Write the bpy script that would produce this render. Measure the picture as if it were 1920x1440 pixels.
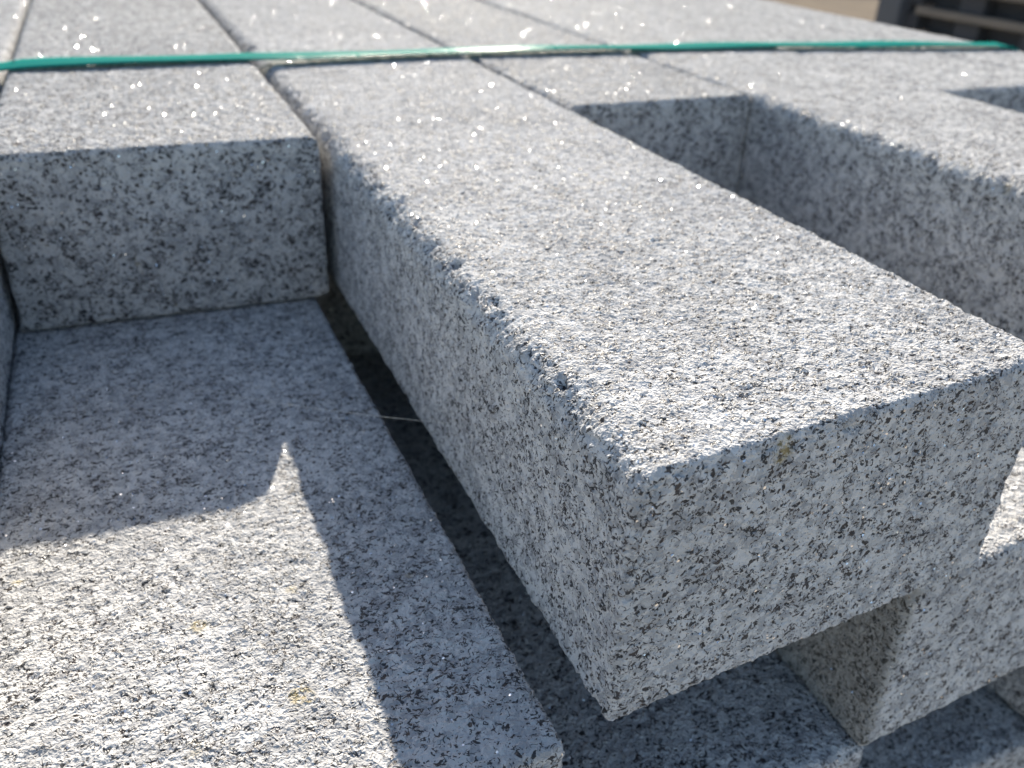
import bpy, math, random
import numpy as np
from mathutils import Matrix, Vector

for o in list(bpy.data.objects):
    bpy.data.objects.remove(o, do_unlink=True)
sc = bpy.context.scene
col = sc.collection

# ------------------------------------------------------------------ camera
cam_d = bpy.data.cameras.new('camera')
cam = bpy.data.objects.new('camera', cam_d)
col.objects.link(cam)
YAW, PITCH, ROLL = -0.42369, 1.04985, 0.04262
Mx = Matrix.Rotation(YAW, 4, 'Z') @ Matrix.Rotation(PITCH, 4, 'X') @ Matrix.Rotation(ROLL, 4, 'Z')
cam.matrix_world = Matrix.Translation((-0.11269, -0.16295, 0.14032)) @ Mx
cam_d.sensor_width = 36.0
cam_d.lens = 36.0 * 1646.345 / 1920.0
cam_d.clip_start = 0.01
cam_d.clip_end = 400.0
cam_d.dof.use_dof = True
cam_d.dof.focus_distance = 0.285
cam_d.dof.aperture_fstop = 12.5
sc.camera = cam

# ------------------------------------------------------------------ sky and sun
SUN = Vector((0.071, 0.193, 0.100)).normalized()
elev = math.asin(SUN.z)
world = bpy.data.worlds.new('World')
sc.world = world
world.use_nodes = True
wn = world.node_tree
bg = wn.nodes['Background']
sky = wn.nodes.new('ShaderNodeTexSky')
sky.sky_type = 'NISHITA'
sky.sun_disc = False
sky.sun_elevation = elev
sky.sun_rotation = math.atan2(SUN.x, SUN.y)
sky.dust_density = 1.5
sky.ozone_density = 1.2
wn.links.new(sky.outputs[0], bg.inputs[0])
bg.inputs[1].default_value = 0.073
sd = bpy.data.lights.new('sun', 'SUN')
sd.energy = 5.0
sd.angle = math.radians(0.53)
sd.color = (1.0, 0.92, 0.80)
so = bpy.data.objects.new('sun', sd)
so.rotation_euler = SUN.to_track_quat('Z', 'Y').to_euler()
so.location = SUN * 5
col.objects.link(so)
vs = sc.view_settings
vs.view_transform = 'Standard'
vs.look = 'None'
vs.exposure = 1.57
vs.gamma = 1.0
vs.use_curve_mapping = False
sc.cycles.use_denoising = True
sc.cycles.denoiser = 'OPENIMAGEDENOISE'
sc.cycles.denoising_prefilter = 'ACCURATE'
sc.cycles.max_bounces = 6
sc.cycles.diffuse_bounces = 2
sc.cycles.sample_clamp_indirect = 4.0


# ------------------------------------------------------------------ node helpers
class G:
    def __init__(s, name):
        s.mat = bpy.data.materials.new(name)
        s.mat.use_nodes = True
        s.nt = s.mat.node_tree
        s.nt.nodes.clear()

    def n(s, typ, ins=None, **props):
        nd = s.nt.nodes.new(typ)
        for k, v in props.items():
            setattr(nd, k, v)
        for k, v in (ins or {}).items():
            sock = nd.inputs[k]
            if hasattr(v, 'is_linked') or isinstance(v, bpy.types.NodeSocket):
                s.nt.links.new(v, sock)
            else:
                sock.default_value = v
        return nd

    def m(s, op, a, b=0.0, c=0.0, clamp=False):
        return s.n('ShaderNodeMath', {0: a, 1: b, 2: c}, operation=op, use_clamp=clamp).outputs[0]

    def step(s, x, lo, hi, a=0.0, b=1.0):
        return s.n('ShaderNodeMapRange', {0: x, 1: lo, 2: hi, 3: a, 4: b},
                   interpolation_type='SMOOTHSTEP').outputs[0]

    def noise(s, vec, scale, detail=2.0, rough=0.5, dist=0.0):
        return s.n('ShaderNodeTexNoise', {'Vector': vec, 'Scale': scale, 'Detail': detail,
                                          'Roughness': rough, 'Distortion': dist})

    def mix(s, f, a, b):
        nd = s.nt.nodes.new('ShaderNodeMix')
        nd.data_type = 'RGBA'
        for i, v in ((0, f), (6, a), (7, b)):
            if isinstance(v, bpy.types.NodeSocket):
                s.nt.links.new(v, nd.inputs[i])
            else:
                nd.inputs[i].default_value = v
        return nd.outputs[2]

    def vmath(s, op, a, b=None, sc_=None):
        nd = s.nt.nodes.new('ShaderNodeVectorMath')
        nd.operation = op
        for i, v in ((0, a), (1, b)):
            if v is None:
                continue
            if isinstance(v, bpy.types.NodeSocket):
                s.nt.links.new(v, nd.inputs[i])
            else:
                nd.inputs[i].default_value = v
        if sc_ is not None:
            if isinstance(sc_, bpy.types.NodeSocket):
                s.nt.links.new(sc_, nd.inputs['Scale'])
            else:
                nd.inputs['Scale'].default_value = sc_
        return nd.outputs[0]


def granite(name, stains=(), side_shade=None, glint=True, darkness=1.0, fine=1.0, tone0=0.95):
    g = G(name)
    tc = g.n('ShaderNodeTexCoord').outputs['Object']
    oi = g.n('ShaderNodeObjectInfo')
    off = g.vmath('SCALE', (13.1, 7.7, 5.3), sc_=oi.outputs['Random'])
    P = g.vmath('ADD', tc, off)
    w1 = g.noise(P, 200 * fine, 2.5, 0.55)
    wv = g.vmath('SUBTRACT', w1.outputs['Color'], (0.5, 0.5, 0.5))
    Pw = g.vmath('ADD', P, g.vmath('SCALE', wv, sc_=0.0080 / fine))
    # mineral grains
    v1 = g.n('ShaderNodeTexVoronoi', {'Vector': Pw, 'Scale': 210.0 * fine})
    r1 = g.n('ShaderNodeSeparateColor', {0: v1.outputs['Color']})
    Ps = g.n('ShaderNodeMapping', {'Vector': Pw, 'Rotation': (0.6, 0.5, 0.9), 'Scale': (1.0, 2.3, 1.5)}).outputs[0]
    v2 = g.n('ShaderNodeTexVoronoi', {'Vector': Ps, 'Scale': 250.0 * fine})
    r2 = g.n('ShaderNodeSeparateColor', {0: v2.outputs['Color']})
    clus = g.noise(P, 80, 2.5, 0.62).outputs[0]
    # base: milky feldspar / grey quartz
    q = g.step(r1.outputs[0], 0.52, 0.66)
    base = g.mix(q, (0.60, 0.592, 0.578, 1), (0.43, 0.428, 0.425, 1))
    base = g.mix(g.step(r2.outputs[1], 0.6, 0.9, 0, 0.6), base, (0.62, 0.61, 0.59, 1))
    f = g.noise(Pw, 330, 3, 0.6, 0.6).outputs[0]
    greyp = g.m('MULTIPLY', g.step(f, 0.44, 0.60), g.step(clus, 0.40, 0.60, 0.10, 0.50))
    base = g.mix(greyp, base, (0.19, 0.192, 0.202, 1))
    big = g.noise(P, 14, 2).outputs[0]
    base = g.mix(g.step(big, 0.42, 0.72, 0, 0.22), base, (0.25, 0.25, 0.255, 1))
    # dark mica: shards
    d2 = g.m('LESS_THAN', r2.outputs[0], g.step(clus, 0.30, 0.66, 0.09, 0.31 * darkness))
    dark2 = g.m('MULTIPLY', d2, g.step(v2.outputs['Distance'], 0.34, 0.50, 1, 0))
    f2 = g.noise(P, 330 * fine, 2.5, 0.58, 1.6).outputs[0]
    thr = g.step(clus, 0.30, 0.66, 0.632, 0.572)
    dark1 = g.m('MULTIPLY', g.m('GREATER_THAN', g.m('SUBTRACT', f2, thr), 0.0), 0.95)
    # thin curved strokes (flakes seen edge-on)
    rn = g.noise(P, 160 * fine, 1.5, 0.55, 0.5).outputs[0]
    rid = g.step(g.m('ABSOLUTE', g.m('SUBTRACT', rn, 0.5)), 0.006, 0.021, 1, 0)
    gate = g.step(g.noise(P, 300, 1.5).outputs[0], 0.545, 0.59)
    dark3 = g.m('MULTIPLY', rid, gate)
    dark = g.m('MAXIMUM', g.m('MAXIMUM', dark1, dark2), dark3, clamp=True)
    dcol = g.mix(g.step(r1.outputs[2], 0.5, 0.9), (0.006, 0.007, 0.010, 1), (0.026, 0.017, 0.016, 1))
    colr = g.mix(g.m('MULTIPLY', dark, 0.93), base, dcol)
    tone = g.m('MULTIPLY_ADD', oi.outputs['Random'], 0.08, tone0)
    colr = g.vmath('SCALE', colr, sc_=tone)
    # faint iron tint in scattered spots
    ru = g.noise(P, 60, 3, 0.6).outputs[0]
    colr = g.mix(g.step(ru, 0.68, 0.80, 0, 0.5), colr, (0.40, 0.33, 0.21, 1))
    for (p, r, c, s) in stains:
        dd = g.n('ShaderNodeVectorMath', {0: g.vmath('ADD', tc, g.vmath('SCALE', wv, sc_=0.006)), 1: p}, operation='DISTANCE').outputs[1]
        mk = g.m('MULTIPLY', g.step(dd, r * 0.2, r * 1.25, s, 0), g.step(g.noise(P, 380, 3, .65).outputs[0], .40, .58, .1, 1))
        colr = g.mix(mk, colr, c)
    if side_shade:  # shade and warm bounce painted into the colour of the left side
        sx = g.n('ShaderNodeSeparateXYZ', {0: g.vmath('ADD', tc, g.vmath('SCALE', wv, sc_=0.010))})
        mk = g.step(sx.outputs[0], side_shade[0], side_shade[1], 0.45, 0)
        colr = g.mix(mk, colr, (0.22, 0.207, 0.165, 1))
        colr = g.mix(g.m('MULTIPLY', g.m('MULTIPLY', dark, mk), 1.1, clamp=True), colr, (0.02, 0.02, 0.02, 1))
    # relief
    n1 = g.noise(P, 105, 2, 0.5).outputs[0]
    n2 = g.noise(Pw, 300, 2, 0.5).outputs[0]
    n3 = g.noise(P, 760, 1.5, 0.5).outputs[0]
    h = g.m('MULTIPLY', n1, 0.0014)
    h = g.m('ADD', h, g.m('MULTIPLY', n2, 0.0025))
    h = g.m('ADD', h, g.m('MULTIPLY', n3, 0.0007))
    h = g.m('SUBTRACT', h, g.m('MULTIPLY', dark, 0.0003))
    h = g.m('SUBTRACT', h, 0.0023)
    disp = g.n('ShaderNodeDisplacement', {'Height': h, 'Midlevel': 0.0, 'Scale': 1.0})
    bs = g.n('ShaderNodeBsdfDiffuse', {'Color': colr, 'Roughness': 0.5})
    shader = bs.outputs[0]
    sp = g.n('ShaderNodeBsdfGlossy', {'Color': (1, 1, 1, 1), 'Roughness': 0.35})
    shader = g.n('ShaderNodeMixShader', {0: g.m('MULTIPLY', dark, 0.035), 1: shader, 2: sp.outputs[0]}).outputs[0]
    if glint:
        geo = g.n('ShaderNodeNewGeometry').outputs['True Normal']
        # small bright feldspar facets, and rarer larger ones
        for (vec, scl, pk, cr, rg, tilt, w) in ((P, 640.0, 0.028, 0.36, 0.17, 0.9, 0.8), (Pw, 400.0, 0.008, 0.28, 0.30, 1.0, 0.35)):
            v3 = g.n('ShaderNodeTexVoronoi', {'Vector': vec, 'Scale': scl})
            r3 = g.n('ShaderNodeSeparateColor', {0: v3.outputs['Color']})
            pick = g.m('LESS_THAN', r3.outputs[0], pk)
            core = g.m('LESS_THAN', v3.outputs['Distance'], cr)
            rv = g.n('ShaderNodeTexWhiteNoise', {'Vector': v3.outputs['Position']}, noise_dimensions='3D').outputs['Color']
            rv = g.vmath('SCALE', g.vmath('SUBTRACT', rv, (0.5, 0.5, 0.5)), sc_=tilt)
            nn = g.vmath('NORMALIZE', g.vmath('ADD', geo, rv))
            gl = g.n('ShaderNodeBsdfGlossy', {'Color': (0.78, 0.80, 0.82, 1), 'Roughness': rg, 'Normal': nn})
            shader = g.n('ShaderNodeMixShader', {0: g.m('MULTIPLY', g.m('MULTIPLY', pick, core), w), 1: shader, 2: gl.outputs[0]}).outputs[0]
    g.n('ShaderNodeOutputMaterial', {'Surface': shader, 'Displacement': disp.outputs[0]})
    g.mat.displacement_method = 'BOTH'
    return g.mat


YEL = (0.36, 0.285, 0.125, 1)
M_GR = granite('speckled_granite')
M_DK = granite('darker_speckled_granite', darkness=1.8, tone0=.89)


# ------------------------------------------------------------------ geometry helpers
def graded(a, b, fine, coarse, n0, reach):
    """coordinates from a to b; spacing `fine` up to distance n0 from a, growing to `coarse`"""
    out = [a]
    x = a
    while x < b - 1e-9:
        t = min(1, max(0, (x - a - n0) / reach))
        x += fine + (coarse - fine) * t
        out.append(x)
    out = np.array(out)
    return a + (out - a) * (b - a) / (out[-1] - a)


def tag(o, label=None, cat=None, group=None, kind=None):
    if label: o['label'] = label
    if cat: o['category'] = cat
    if group: o['group'] = group
    if kind: o['kind'] = kind
    return o


def link_mesh(name, co, faces, mat, parent=None, smooth=True):
    me = bpy.data.meshes.new(name)
    co = np.asarray(co, dtype=np.float32)
    faces = np.asarray(faces, dtype=np.int32)
    nf, k = faces.shape
    me.vertices.add(len(co))
    me.vertices.foreach_set('co', co.ravel())
    me.loops.add(nf * k)
    me.loops.foreach_set('vertex_index', faces.ravel())
    me.polygons.add(nf)
    me.polygons.foreach_set('loop_start', np.arange(0, nf * k, k, dtype=np.int32))
    me.polygons.foreach_set('use_smooth', np.full(nf, smooth, dtype=bool))
    me.update(calc_edges=True)
    me.materials.append(mat)
    o = bpy.data.objects.new(name, me)
    col.objects.link(o)
    if parent: o.parent = parent
    return o


def block_mesh(x0, x1, y0, y1, z0, z1, res, r, skew=0.0, xs_slope=0.0, coarse=None):
    """rounded bar. res = spacing near the end at y0; r = dict of radii; skew = extra y of the end at x1"""
    coarse = coarse or res * 4
    X = np.linspace(x0, x1, max(4, int(round((x1 - x0) / res)) + 1))
    Z = np.linspace(z0, z1, max(4, int(round((z1 - z0) / res)) + 1))
    Y = graded(y0, y1, res, coarse, 0.12, 0.6)
    nx, ny, nz = len(X), len(Y), len(Z)

    def pl(a, b):
        A, B = np.meshgrid(np.arange(a), np.arange(b), indexing='ij')
        return A, B
    quads = []

    def add(i, j, k, flip):
        key = (i.astype(np.int64) * ny + j) * nz + k
        q = np.stack([key[:-1, :-1], key[1:, :-1], key[1:, 1:], key[:-1, 1:]], -1).reshape(-1, 4)
        quads.append(q[:, ::-1] if flip else q)
    A, B = pl(nx, ny)
    add(A, B, np.full_like(A, nz - 1), False)
    add(A, B, np.zeros_like(A), True)
    A, B = pl(nx, nz)
    add(A, np.zeros_like(A), B, False)
    add(A, np.full_like(A, ny - 1), B, True)
    A, B = pl(ny, nz)
    add(np.full_like(A, nx - 1), A, B, False)
    add(np.zeros_like(A), A, B, True)
    q = np.concatenate(quads)
    keys, inv = np.unique(q.ravel(), return_inverse=True)
    F = inv.reshape(q.shape)
    k = keys % nz
    j = (keys // nz) % ny
    i = keys // (nz * ny)
    x, y, z = X[i], Y[j], Z[k]
    cx, cz = (x0 + x1) / 2, (z0 + z1) / 2
    R = np.where(x < cx, np.where(z > cz, r.get('tl', .004), r.get('bl', .003)),
                 np.where(z > cz, r.get('tr', .003), r.get('br', .003)))
    rw = np.random.default_rng(int(abs(x0 * 7919 + z0 * 331) * 10) + 5)
    wob = 0
    for fr, am in ((18, .04), (43, .06), (95, .10), (190, .11)):
        for sg in (1, -1):
            wob = wob + am * np.sin(y * fr * (1 + .2 * rw.random()) + 6.3 * rw.random() + 2.1 * (x > cx) + sg * (z > cz)) * .7
    R = R * (1 + wob)
    # the radius eases away near the sharp end edges so that the end face keeps crisp edges
    re = np.where(np.abs(z - z1) < R + .004, r.get('et', .0015), r.get('e', .002))
    qx = np.clip(x, x0 + R, x1 - R)
    qz = np.clip(z, z0 + R, z1 - R)
    qy = np.clip(y, y0 + re, y1 - re)
    ux, uy, uz = (x - qx) / R, (y - qy) / re, (z - qz) / R
    n2 = np.sqrt(ux * ux + uy * uy + uz * uz)
    m = np.maximum(np.maximum(abs(ux), abs(uy)), abs(uz))
    s = np.where(n2 > 1e-9, m / np.maximum(n2, 1e-9), 0)
    px = qx + R * ux * s
    py = qy + re * uy * s
    pz = qz + R * uz * s
    # battered arrises: lumps and small spalls where faces meet
    em = np.clip(np.minimum(np.abs(ux), np.abs(uz)) * 2.2, 0, 1) + .6 * np.clip(np.minimum(np.abs(uy), np.maximum(np.abs(ux), np.abs(uz))) * 2, 0, 1)
    em = np.clip(em, 0, 1)
    lum = 0
    for fr in (160, 240, 330, 480, 700, 950):
        for _ in range(4):
            d = rw.normal(size=3)
            d /= np.linalg.norm(d)
            lum = lum + np.sin(fr * (x * d[0] + y * d[1] + z * d[2]) * 2 + 6.3 * rw.random()) / (fr / 160) ** .7
    lum = lum * .00040
    spall = np.clip(lum - .0011, 0, None) * 1.6
    am = em * (-np.abs(lum) * .6 - spall) * np.minimum(1, R / .006)
    nn = np.maximum(n2, 1e-9)
    px = px + am * ux / nn
    py = py + am * uy / nn
    pz = pz + am * uz / nn
    t = (px - x0) / (x1 - x0)
    py = py + skew * t
    px = px + xs_slope * (py - y0)
    return np.stack([px, py, pz], -1), F


def block(label, x0, x1, y0, y1, z0, z1, res=.003, r=None, skew=0.0, slope=0.0, mat=None, coarse=None, local=False, group=None):
    co, F = block_mesh(x0, x1, y0, y1, z0, z1, res, r or {}, skew, slope, coarse)
    base = np.array([(x0 + x1) / 2, y0, z0])
    o = link_mesh('granite_block', co - base, F, mat or M_GR)
    o.location = base
    tag(o, label, 'granite block', group or 'granite blocks of the strapped stack')
    return o


def loc(x, y, z, x0, x1, y0, z0):
    return (x - (x0 + x1) / 2, y - y0, z - z0)


# ------------------------------------------------------------------ ground
g = G('sandy_yard')
tc = g.n('ShaderNodeTexCoord').outputs['Object']
c = g.mix(g.step(g.noise(tc, 6, 5).outputs[0], .35, .65), (0.165, 0.14, 0.11, 1), (0.14, 0.12, 0.098, 1))
c = g.mix(g.step(g.noise(tc, 70, 3).outputs[0], .5, .7, 0, .6), c, (0.22, 0.20, 0.18, 1))
b = g.n('ShaderNodeBump', {'Height': g.noise(tc, 60, 4).outputs[0], 'Distance': 0.01, 'Strength': 0.6})
bs = g.n('ShaderNodeBsdfPrincipled', {'Base Color': c, 'Roughness': .9, 'Specular IOR Level': 0.0, 'Normal': b.outputs[0]})
g.n('ShaderNodeOutputMaterial', {'Surface': bs.outputs[0]})
GZ = -0.80
n = 60
xs = np.sign(np.linspace(-1, 1, n)) * np.abs(np.linspace(-1, 1, n)) ** 2.5 * 150
XX, YY = np.meshgrid(xs, xs, indexing='ij')
rng = np.random.default_rng(4)
ZZ = GZ + np.where(np.hypot(XX, YY) > 3, rng.uniform(-.01, .01, XX.shape), 0)
co = np.stack([XX, YY, ZZ], -1).reshape(-1, 3)
I, J = np.meshgrid(np.arange(n - 1), np.arange(n - 1), indexing='ij')
F = np.stack([I * n + J, (I + 1) * n + J, (I + 1) * n + J + 1, I * n + J + 1], -1).reshape(-1, 4)
tag(link_mesh('ground', co, F, g.mat), kind='structure')

g = G('pale_bounce_pad')  # light pad added to bounce warm light onto the front faces
tc = g.n('ShaderNodeTexCoord').outputs['Object']
c = g.mix(g.step(g.noise(tc, 5, 5).outputs[0], .35, .65), (0.42, 0.36, 0.29, 1), (0.36, 0.31, 0.25, 1))
b = g.n('ShaderNodeBump', {'Height': g.noise(tc, 90, 4).outputs[0], 'Distance': 0.004, 'Strength': 0.5})
bs = g.n('ShaderNodeBsdfPrincipled', {'Base Color': c, 'Roughness': .9, 'Normal': b.outputs[0]})
g.n('ShaderNodeOutputMaterial', {'Surface': bs.outputs[0]})
zp = GZ + .012
tag(link_mesh('bounce_pad', [(-5, -6, zp), (2.4, -6, zp), (2.4, 3.2, zp), (-5, 3.2, zp)], [(0, 1, 2, 3)], g.mat, smooth=False), kind='structure')

# ------------------------------------------------------------------ the stack: top layer
H = 0.1
YE = 1.42   # far ends
# hero
rH = dict(tl=.0110, tr=.0035, bl=.004, br=.003, e=.0026, et=.0022)
m = granite('speckled_granite_hero', tone0=0.96, darkness=1.15, fine=1.3, stains=[(loc(.0530, .004, -.0060, 0, .18235, 0, -H), .0045, YEL, .75),
                                            (loc(.0540, .004, -.0020, 0, .18235, 0, -H), .0035, YEL, .5)])
block('largest foreground granite block jutting out of the top layer, its front corner in focus',
      0, .18235, 0, YE - .03, -H, 0, .0008, rH, skew=.0138, slope=-.0017, mat=m)
# A: recessed, left
block('recessed granite block left of the foreground block, its shaded end closing the left notch',
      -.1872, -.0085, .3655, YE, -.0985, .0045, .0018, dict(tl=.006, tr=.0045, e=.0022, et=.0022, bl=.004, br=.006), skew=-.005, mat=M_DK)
# A0: extends towards camera at the left edge
block('granite block at the far left picture edge, showing a blue shaded sliver of its side',
      -.3650, -.1915, .0500, YE - .02, -H, 0, .003, dict(tl=.006, tr=.005))
# C: recessed right
block('recessed granite block right of the foreground block, its dark end closing the second notch',
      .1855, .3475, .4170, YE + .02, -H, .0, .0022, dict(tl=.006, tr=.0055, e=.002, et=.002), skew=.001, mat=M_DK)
# D
block('granite block beyond the second notch, its rough left edge running off at right',
      .3492, .5190, .0350, YE - .04, -H, .001, .0022, dict(tl=.0095, tr=.004, e=.003))
# E
block('recessed granite block behind the small dark wedge at the right edge of the picture',
      .5212, .6890, .3945, YE, -H, 0, .004, dict(tl=.005, tr=.004))
# F
block('outermost granite block along the far right edge of the stack, beside the dark pallets',
      .6905, .7940, .0200, YE - .05, -H, 0, .004, dict(tl=.004, tr=.005))

# ------------------------------------------------------------------ second layer
rL = dict(tl=.004, tr=.0028, bl=.003, br=.003, e=.0022, et=.0022)
L1 = (-.1910, -.0150, -.0015)
st = [(loc(-.0897, .0495, -.1, *L1, -.2), .0050, YEL, .8), (loc(-.1185, .0949, -.1, *L1, -.2), .0042, YEL, .7),
      (loc(-.1801, .1423, -.1, *L1, -.2), .003, YEL, .7), (loc(-.0835, .1009, -.1, *L1, -.2), .0028, YEL, .6),
      (loc(-.125, .040, -.1, *L1, -.2), .004, (.47, .42, .31, 1), .5)]
m = granite('speckled_granite_ledge', fine=1.22, stains=st)
block('granite block in the left foreground, one layer down, crossed by the sharp shadow edge',
      -.1910, -.0150, -.0015, YE, -2 * H, -H - .0006, .0009, rL, mat=m, slope=-.0043)
block('second-layer granite block hidden in the dark under the far left block',
      -.3680, -.1925, .1000, YE, -2 * H, -H - .0006, .005)
block('recessed second-layer granite block deep in the black slot beside the foreground block',
      -.0130, .1400, .4600, YE, -2 * H, -H - .0006, .004)
m = granite('speckled_granite_shaded_side', side_shade=(-.0900, -.0845))
block('granite block under the right side of the foreground block, side tinted darker and warmer for shade',
      .1500, .3320, .0140, YE, -2 * H, -H - .0006, .0014, dict(tl=.003, tr=.003, e=.0025, et=.0025), skew=.012, mat=m)
block('second-layer granite block beneath the block beyond the second notch',
      .3350, .5000, .3500, YE, -2 * H, -H - .0006, .005)
block('second-layer granite block under the small wedge notch at right',
      .5030, .6720, .0800, YE, -2 * H, -H - .0006, .005)
block('second-layer granite block along the far right side of the stack',
      .6750, .7930, .3000, YE, -2 * H, -H - .0006, .005)

# ------------------------------------------------------------------ third layer
block('shaded granite block two layers down, seen below the front corner of the foreground block',
      -.0150, .1570, .0120, YE, -3 * H, -2 * H - .0012, .0018, dict(tl=.003, tr=.0045, e=.003, et=.003), skew=.003)
block('third-layer granite block directly under the left foreground ledge block',
      -.1900, -.0180, .0600, YE, -3 * H, -2 * H - .0012, .004)
block('third-layer granite block recessed behind the dark floor at lower right',
      .1600, .3330, .3800, YE, -3 * H, -2 * H - .0012, .004)
block('third-layer granite block whose brownish side shows at the right edge near the bottom',
      .3370, .5050, .0250, YE, -3 * H, -2 * H - .0012, .0025, dict(tl=.003, bl=.006))
block('third-layer granite block under the far right side of the stack',
      .5080, .7920, .1000, YE, -3 * H, -2 * H - .0012, .006)

# ------------------------------------------------------------------ fourth layer
block('dark blue shaded granite block at the bottom right corner, lowest of those in view',
      .1610, .3600, .0330, YE, -4 * H, -3 * H - .0018, .0025, dict(e=.006, et=.006))
G4 = 'granite blocks of the lowest layers'
for x0, x1, y0 in ((-.190, -.016, .03), (-.0130, .1580, .075), (.3630, .5300, .06), (.5330, .7900, .04)):
    block('granite block in the lower layers, hidden beneath those above', x0, x1, y0, YE, -4 * H, -3 * H - .0018, .007, group=G4)
for k in (5, 6):
    z1 = -(k - 1) * H - .0018
    for i in range(6):
        x0 = -.36 + i * .193
        block('granite block in the lower layers, hidden beneath those above', x0, x0 + .190, .02 + .01 * ((i * 7 + k) % 5), YE, -k * H, z1, .012, group=G4, coarse=.03)




# ------------------------------------------------------------------ box helper for timber
def wood(name, c1, c2):
    g = G(name)
    tc = g.n('ShaderNodeTexCoord').outputs['Object']
    mp = g.n('ShaderNodeMapping', {'Vector': tc, 'Scale': (30, 4, 60)}).outputs[0]
    f = g.noise(mp, 1.5, 5, .6, .4).outputs[0]
    c = g.mix(g.step(f, .35, .65), c1, c2)
    b = g.n('ShaderNodeBump', {'Height': f, 'Distance': 0.002, 'Strength': .6})
    bs = g.n('ShaderNodeBsdfPrincipled', {'Base Color': c, 'Roughness': .8, 'Normal': b.outputs[0]})
    g.n('ShaderNodeOutputMaterial', {'Surface': bs.outputs[0]})
    return g.mat


W1 = wood('weathered_wood', (.20, .17, .135, 1), (.135, .118, .10, 1))
W2 = wood('dark_wood', (.055, .057, .063, 1), (.038, .041, .048, 1))


def boxes(name, lst, mat, parent=None, bev=.003):
    co, F = [], []
    for (x0, x1, y0, y1, z0, z1) in lst:
        b = len(co)
        co += [(x, y, z) for x in (x0, x1) for y in (y0, y1) for z in (z0, z1)]
        F += [tuple(b + t for t in q) for q in ((0, 1, 3, 2), (4, 6, 7, 5), (0, 4, 5, 1), (2, 3, 7, 6), (0, 2, 6, 4), (1, 5, 7, 3))]
    o = link_mesh(name, co, F, mat, parent, smooth=False)
    md = o.modifiers.new('bevel', 'BEVEL')
    md.width = bev
    return o


def empty(name, l, label, cat, group=None):
    o = bpy.data.objects.new(name, None)
    col.objects.link(o)
    o.location = l
    return tag(o, label, cat, group)


def pallet(base, lx, ly, hb, ht, label, group=None):
    t = empty('wooden_pallet', base, label, 'pallet', group)
    for s in (0, .5, 1):
        x = s * (lx - .12)
        boxes('runner', [(x, x + .12, 0, ly, 0, ht)], W1, t)
    for i in range(3):
        for j in range(3):
            x, y = i / 2 * (lx - .12), j / 2 * (ly - .16)
            boxes('spacer_block', [(x + .004, x + .116, y + .004, y + .156, ht, ht + hb)], W2, t)
    n = 7
    for j in range(n):
        y = j / (n - 1) * (ly - .13)
        boxes('deck_board', [(0, lx, y, y + .13, ht + hb, ht * 2 + hb)], W1, t)
    return t


pallet((-.38, .02, GZ + .013), 1.18, 1.42, .13, .0335, 'wooden pallet carrying the stack of granite blocks')

# ------------------------------------------------------------------ neighbouring stack of pallets (blurred, top right)
gp = 'stacked pallets in the background'
pos = ['bottom', 'second', 'third', 'fourth', 'fifth']
hz = .074
lv = .034
zt = -.290 + .001
for k in range(4):
    top = -.290 + (k - 2) * (hz + lv)
for k, nm in enumerate(['lowest', 'middle', 'upper', 'topmost']):
    base = -.290 - lv * 1 - (2 - k) * (hz + lv) - 0.0
    t = empty('wooden_pallet', (3.3, 1.7, base), 'shaded %s weathered pallet of the blurred pile at top right' % nm, 'pallet', gp)
    # long side boards (light rails) and the dark blocks between them
    for i in range(4):
        x = i * .42
        boxes('side_board', [(x, x + .14, 0, 1.40 - .01 * i, 0, lv)], W1, t)
    for i in range(3):
        for j in range(5):
            x, y = i * .60, j * .345
            boxes('spacer_block', [(x + .03, x + .20, y + .02, y + .15, lv, lv + hz - .001)], W2, t)
    boxes('gap_shade_fill', [(.10, .15, .005, 1.53, lv + .001, lv + hz - .003)], W2, t)  # dark strip added to close the gaps, standing in for deep shade
    boxes('lower_deck', [(.20, 1.35, .02, 1.52, lv + .002, lv + .03)], W2, t)
# timber bearers that carry the pile
for i in range(3):
    o = boxes('timber_bearer', [(0, 1.4, 0, .16, GZ + .002, -.290 - lv - 2 * (hz + lv) - .001)], W2)
    o.location = (3.31, 1.75 + .55 * i, 0)
    tag(o, 'dark timber bearer under the blurred pallet pile', 'timber', 'timber bearers under the pallets')

g = G('grey_paint')
bs = g.n('ShaderNodeBsdfPrincipled', {'Base Color': (.085, .09, .10, 1), 'Roughness': .6})
g.n('ShaderNodeOutputMaterial', {'Surface': bs.outputs[0]})
o = boxes('post', [(-.07, .07, -.07, .07, 0, 1.0)], g.mat, bev=.01)
o.location = (3.34, 3.24, GZ)
tag(o, 'blurred blue-grey upright post at the far corner of the pallet pile', 'post')
o = boxes('timber_beam', [(-6, 6, -.15, .15, 0, .35)], W2, bev=.02)
o.location = (7.5, 8.3, GZ)
o.rotation_euler.z = -.25
tag(o, 'low dark beam lying across the sunny sand behind the stack', 'beam')

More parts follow.
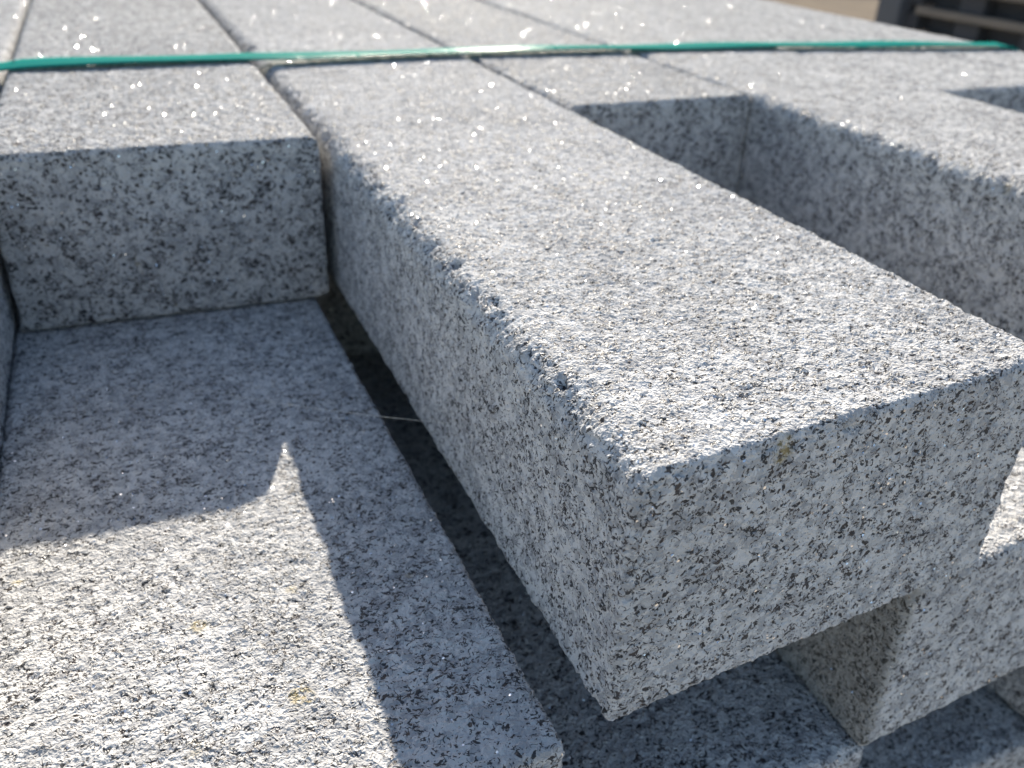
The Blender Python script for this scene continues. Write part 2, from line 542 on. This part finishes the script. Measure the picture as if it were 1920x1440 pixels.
# ------------------------------------------------------------------ green strap
g = G('green_strapping')
tc = g.n('ShaderNodeTexCoord').outputs['UV']
uv = g.n('ShaderNodeSeparateXYZ', {0: tc})
a = g.m('MULTIPLY', g.m('ADD', uv.outputs[0], uv.outputs[1]), 1500.0)
b_ = g.m('MULTIPLY', g.m('SUBTRACT', uv.outputs[0], uv.outputs[1]), 1500.0)
hh = g.m('MULTIPLY', g.m('MULTIPLY', g.m('SINE', a), g.m('SINE', b_)), 1.0)
bp = g.n('ShaderNodeBump', {'Height': hh, 'Distance': .0003, 'Strength': .3})
df = g.n('ShaderNodeBsdfDiffuse', {'Color': (.012, .215, .19, 1)})
gs = g.n('ShaderNodeBsdfGlossy', {'Color': (1, 1, 1, 1), 'Roughness': .20, 'Normal': bp.outputs[0]})
pr = g.n('ShaderNodeMixShader', {0: .022, 1: df.outputs[0], 2: gs.outputs[0]})
tr = g.n('ShaderNodeBsdfTranslucent', {'Color': (.015, .36, .33, 1)})
mx = g.n('ShaderNodeMixShader', {0: .35, 1: pr.outputs[0], 2: tr.outputs[0]})
g.n('ShaderNodeOutputMaterial', {'Surface': mx.outputs[0]})


def strap():
    ctrl = [(-.3665, .600, -.62), (-.3665, .603, -.0060), (-.3630, .604, .0022), (-.28, .609, .0022), (-.195, .612, .0022), (-.183, .610, .0058), (-.10, .610, .0058), (-.012, .614, .0054), (.030, .619, .0030),
            (.08, .623, .0018), (.165, .628, .0022), (.27, .624, .0022), (.385, .615, .0018), (.54, .600, .0022), (.69, .577, .0020),
            (.785, .560, .0018), (.7935, .559, .0010), (.7955, .5585, -.0060), (.7955, .558, -.62)]
    ctrl = np.array(ctrl)
    ctrl[2:-3, 2] += .0018
    d = np.r_[0, np.cumsum(np.linalg.norm(np.diff(ctrl, axis=0), axis=1))]
    N = 900
    tt = np.unique(np.r_[np.linspace(0, d[-1], N), d])
    P = np.stack([np.interp(tt, d, ctrl[:, i]) for i in range(3)], -1)
    flat = (tt > .64) & (tt < tt[-1] - .66)
    Q = P.copy()
    for c_ in (1, 2):
        for _ in range(60):
            Q[1:-1, c_] = .25 * Q[:-2, c_] + .5 * Q[1:-1, c_] + .25 * Q[2:, c_]
    P[flat] = Q[flat]
    W = .0262
    T = .0011
    co, uvs, F = [], [], []
    K = 7
    for q, (p, s) in enumerate(zip(P, tt)):
        i = np.searchsorted(d, s)
        i = min(max(i, 1), len(d) - 1)
        t = ctrl[i] - ctrl[i - 1]
        t /= np.linalg.norm(t)
        up = np.array([0, 0, 1.]) if abs(t[2]) < .7 else np.array([-1. if p[0] < 0 else 1., 0, 0])
        side = np.cross(up, t)
        side /= np.linalg.norm(side)
        if side[1] < 0: side = -side
        tw = .03 * math.sin(s * 9.0) + .02 * math.sin(s * 23 + 1) if abs(t[2]) < .7 else 0
        for k in range(K):
            v = (k / (K - 1) - .5)
            off = side * v * W + up * (v * W * tw * .6)
            for e in (0, 1):
                co.append(p + off + up * (T * e + .0006 * math.sin(s * 31 + 2 * v)))
    n = len(P)
    idx = lambda q, k, e: (q * K + k) * 2 + e
    for q in range(n - 1):
        for k in range(K - 1):
            F.append((idx(q, k, 1), idx(q + 1, k, 1), idx(q + 1, k + 1, 1), idx(q, k + 1, 1)))
            F.append((idx(q, k, 0), idx(q, k + 1, 0), idx(q + 1, k + 1, 0), idx(q + 1, k, 0)))
        F.append((idx(q, 0, 0), idx(q + 1, 0, 0), idx(q + 1, 0, 1), idx(q, 0, 1)))
        F.append((idx(q, K - 1, 1), idx(q + 1, K - 1, 1), idx(q + 1, K - 1, 0), idx(q, K - 1, 0)))
    o = link_mesh('packing_strap', co, F, g.mat)
    me = o.data
    ul = me.uv_layers.new(name='uv')
    vi = np.empty(len(me.loops), dtype=np.int32)
    me.loops.foreach_get('vertex_index', vi)
    u = np.repeat(tt, K * 2)[vi]
    v = (np.tile(np.repeat(np.linspace(0, W, K), 2), n))[vi]
    ul.data.foreach_set('uv', np.stack([u, v], -1).astype(np.float32).ravel())
    tag(o, 'teal green plastic packing strap pulled tight across the top of the stack', 'strap')


strap()

# ------------------------------------------------------------------ spider threads
g = G('spider_silk')
bs = g.n('ShaderNodeBsdfPrincipled', {'Base Color': (.85, .82, .74, 1), 'Roughness': .3})
g.n('ShaderNodeOutputMaterial', {'Surface': bs.outputs[0]})


def thread(a, b, sag, r, label):
    a, b = np.array(a), np.array(b)
    co, F = [], []
    N, K = 60, 5
    rg = np.random.default_rng(3)
    for i in range(N):
        t = i / (N - 1)
        p = a + (b - a) * t - np.array([0, 0, sag * 4 * t * (1 - t)])
        rr = r * (1 + .5 * rg.random())
        for k in range(K):
            an = 2 * math.pi * k / K
            co.append(p + np.array([0, math.cos(an), math.sin(an)]) * rr)
    for i in range(N - 1):
        for k in range(K):
            F.append((i * K + k, (i + 1) * K + k, (i + 1) * K + (k + 1) % K, i * K + (k + 1) % K))
    o = link_mesh('spider_thread', co, F, g.mat)
    tag(o, label, 'spider thread')


thread((-.1055, .272, -.0990), (0.0005, .153, -.0735), .0022, .00006, 'fine pale spider thread strung over the black slot in the middle')
thread((.3480, .1995, -.0526), (.3480, .1480, -.0810), .0006, .00006, 'short faint spider thread in the second notch near the right edge')
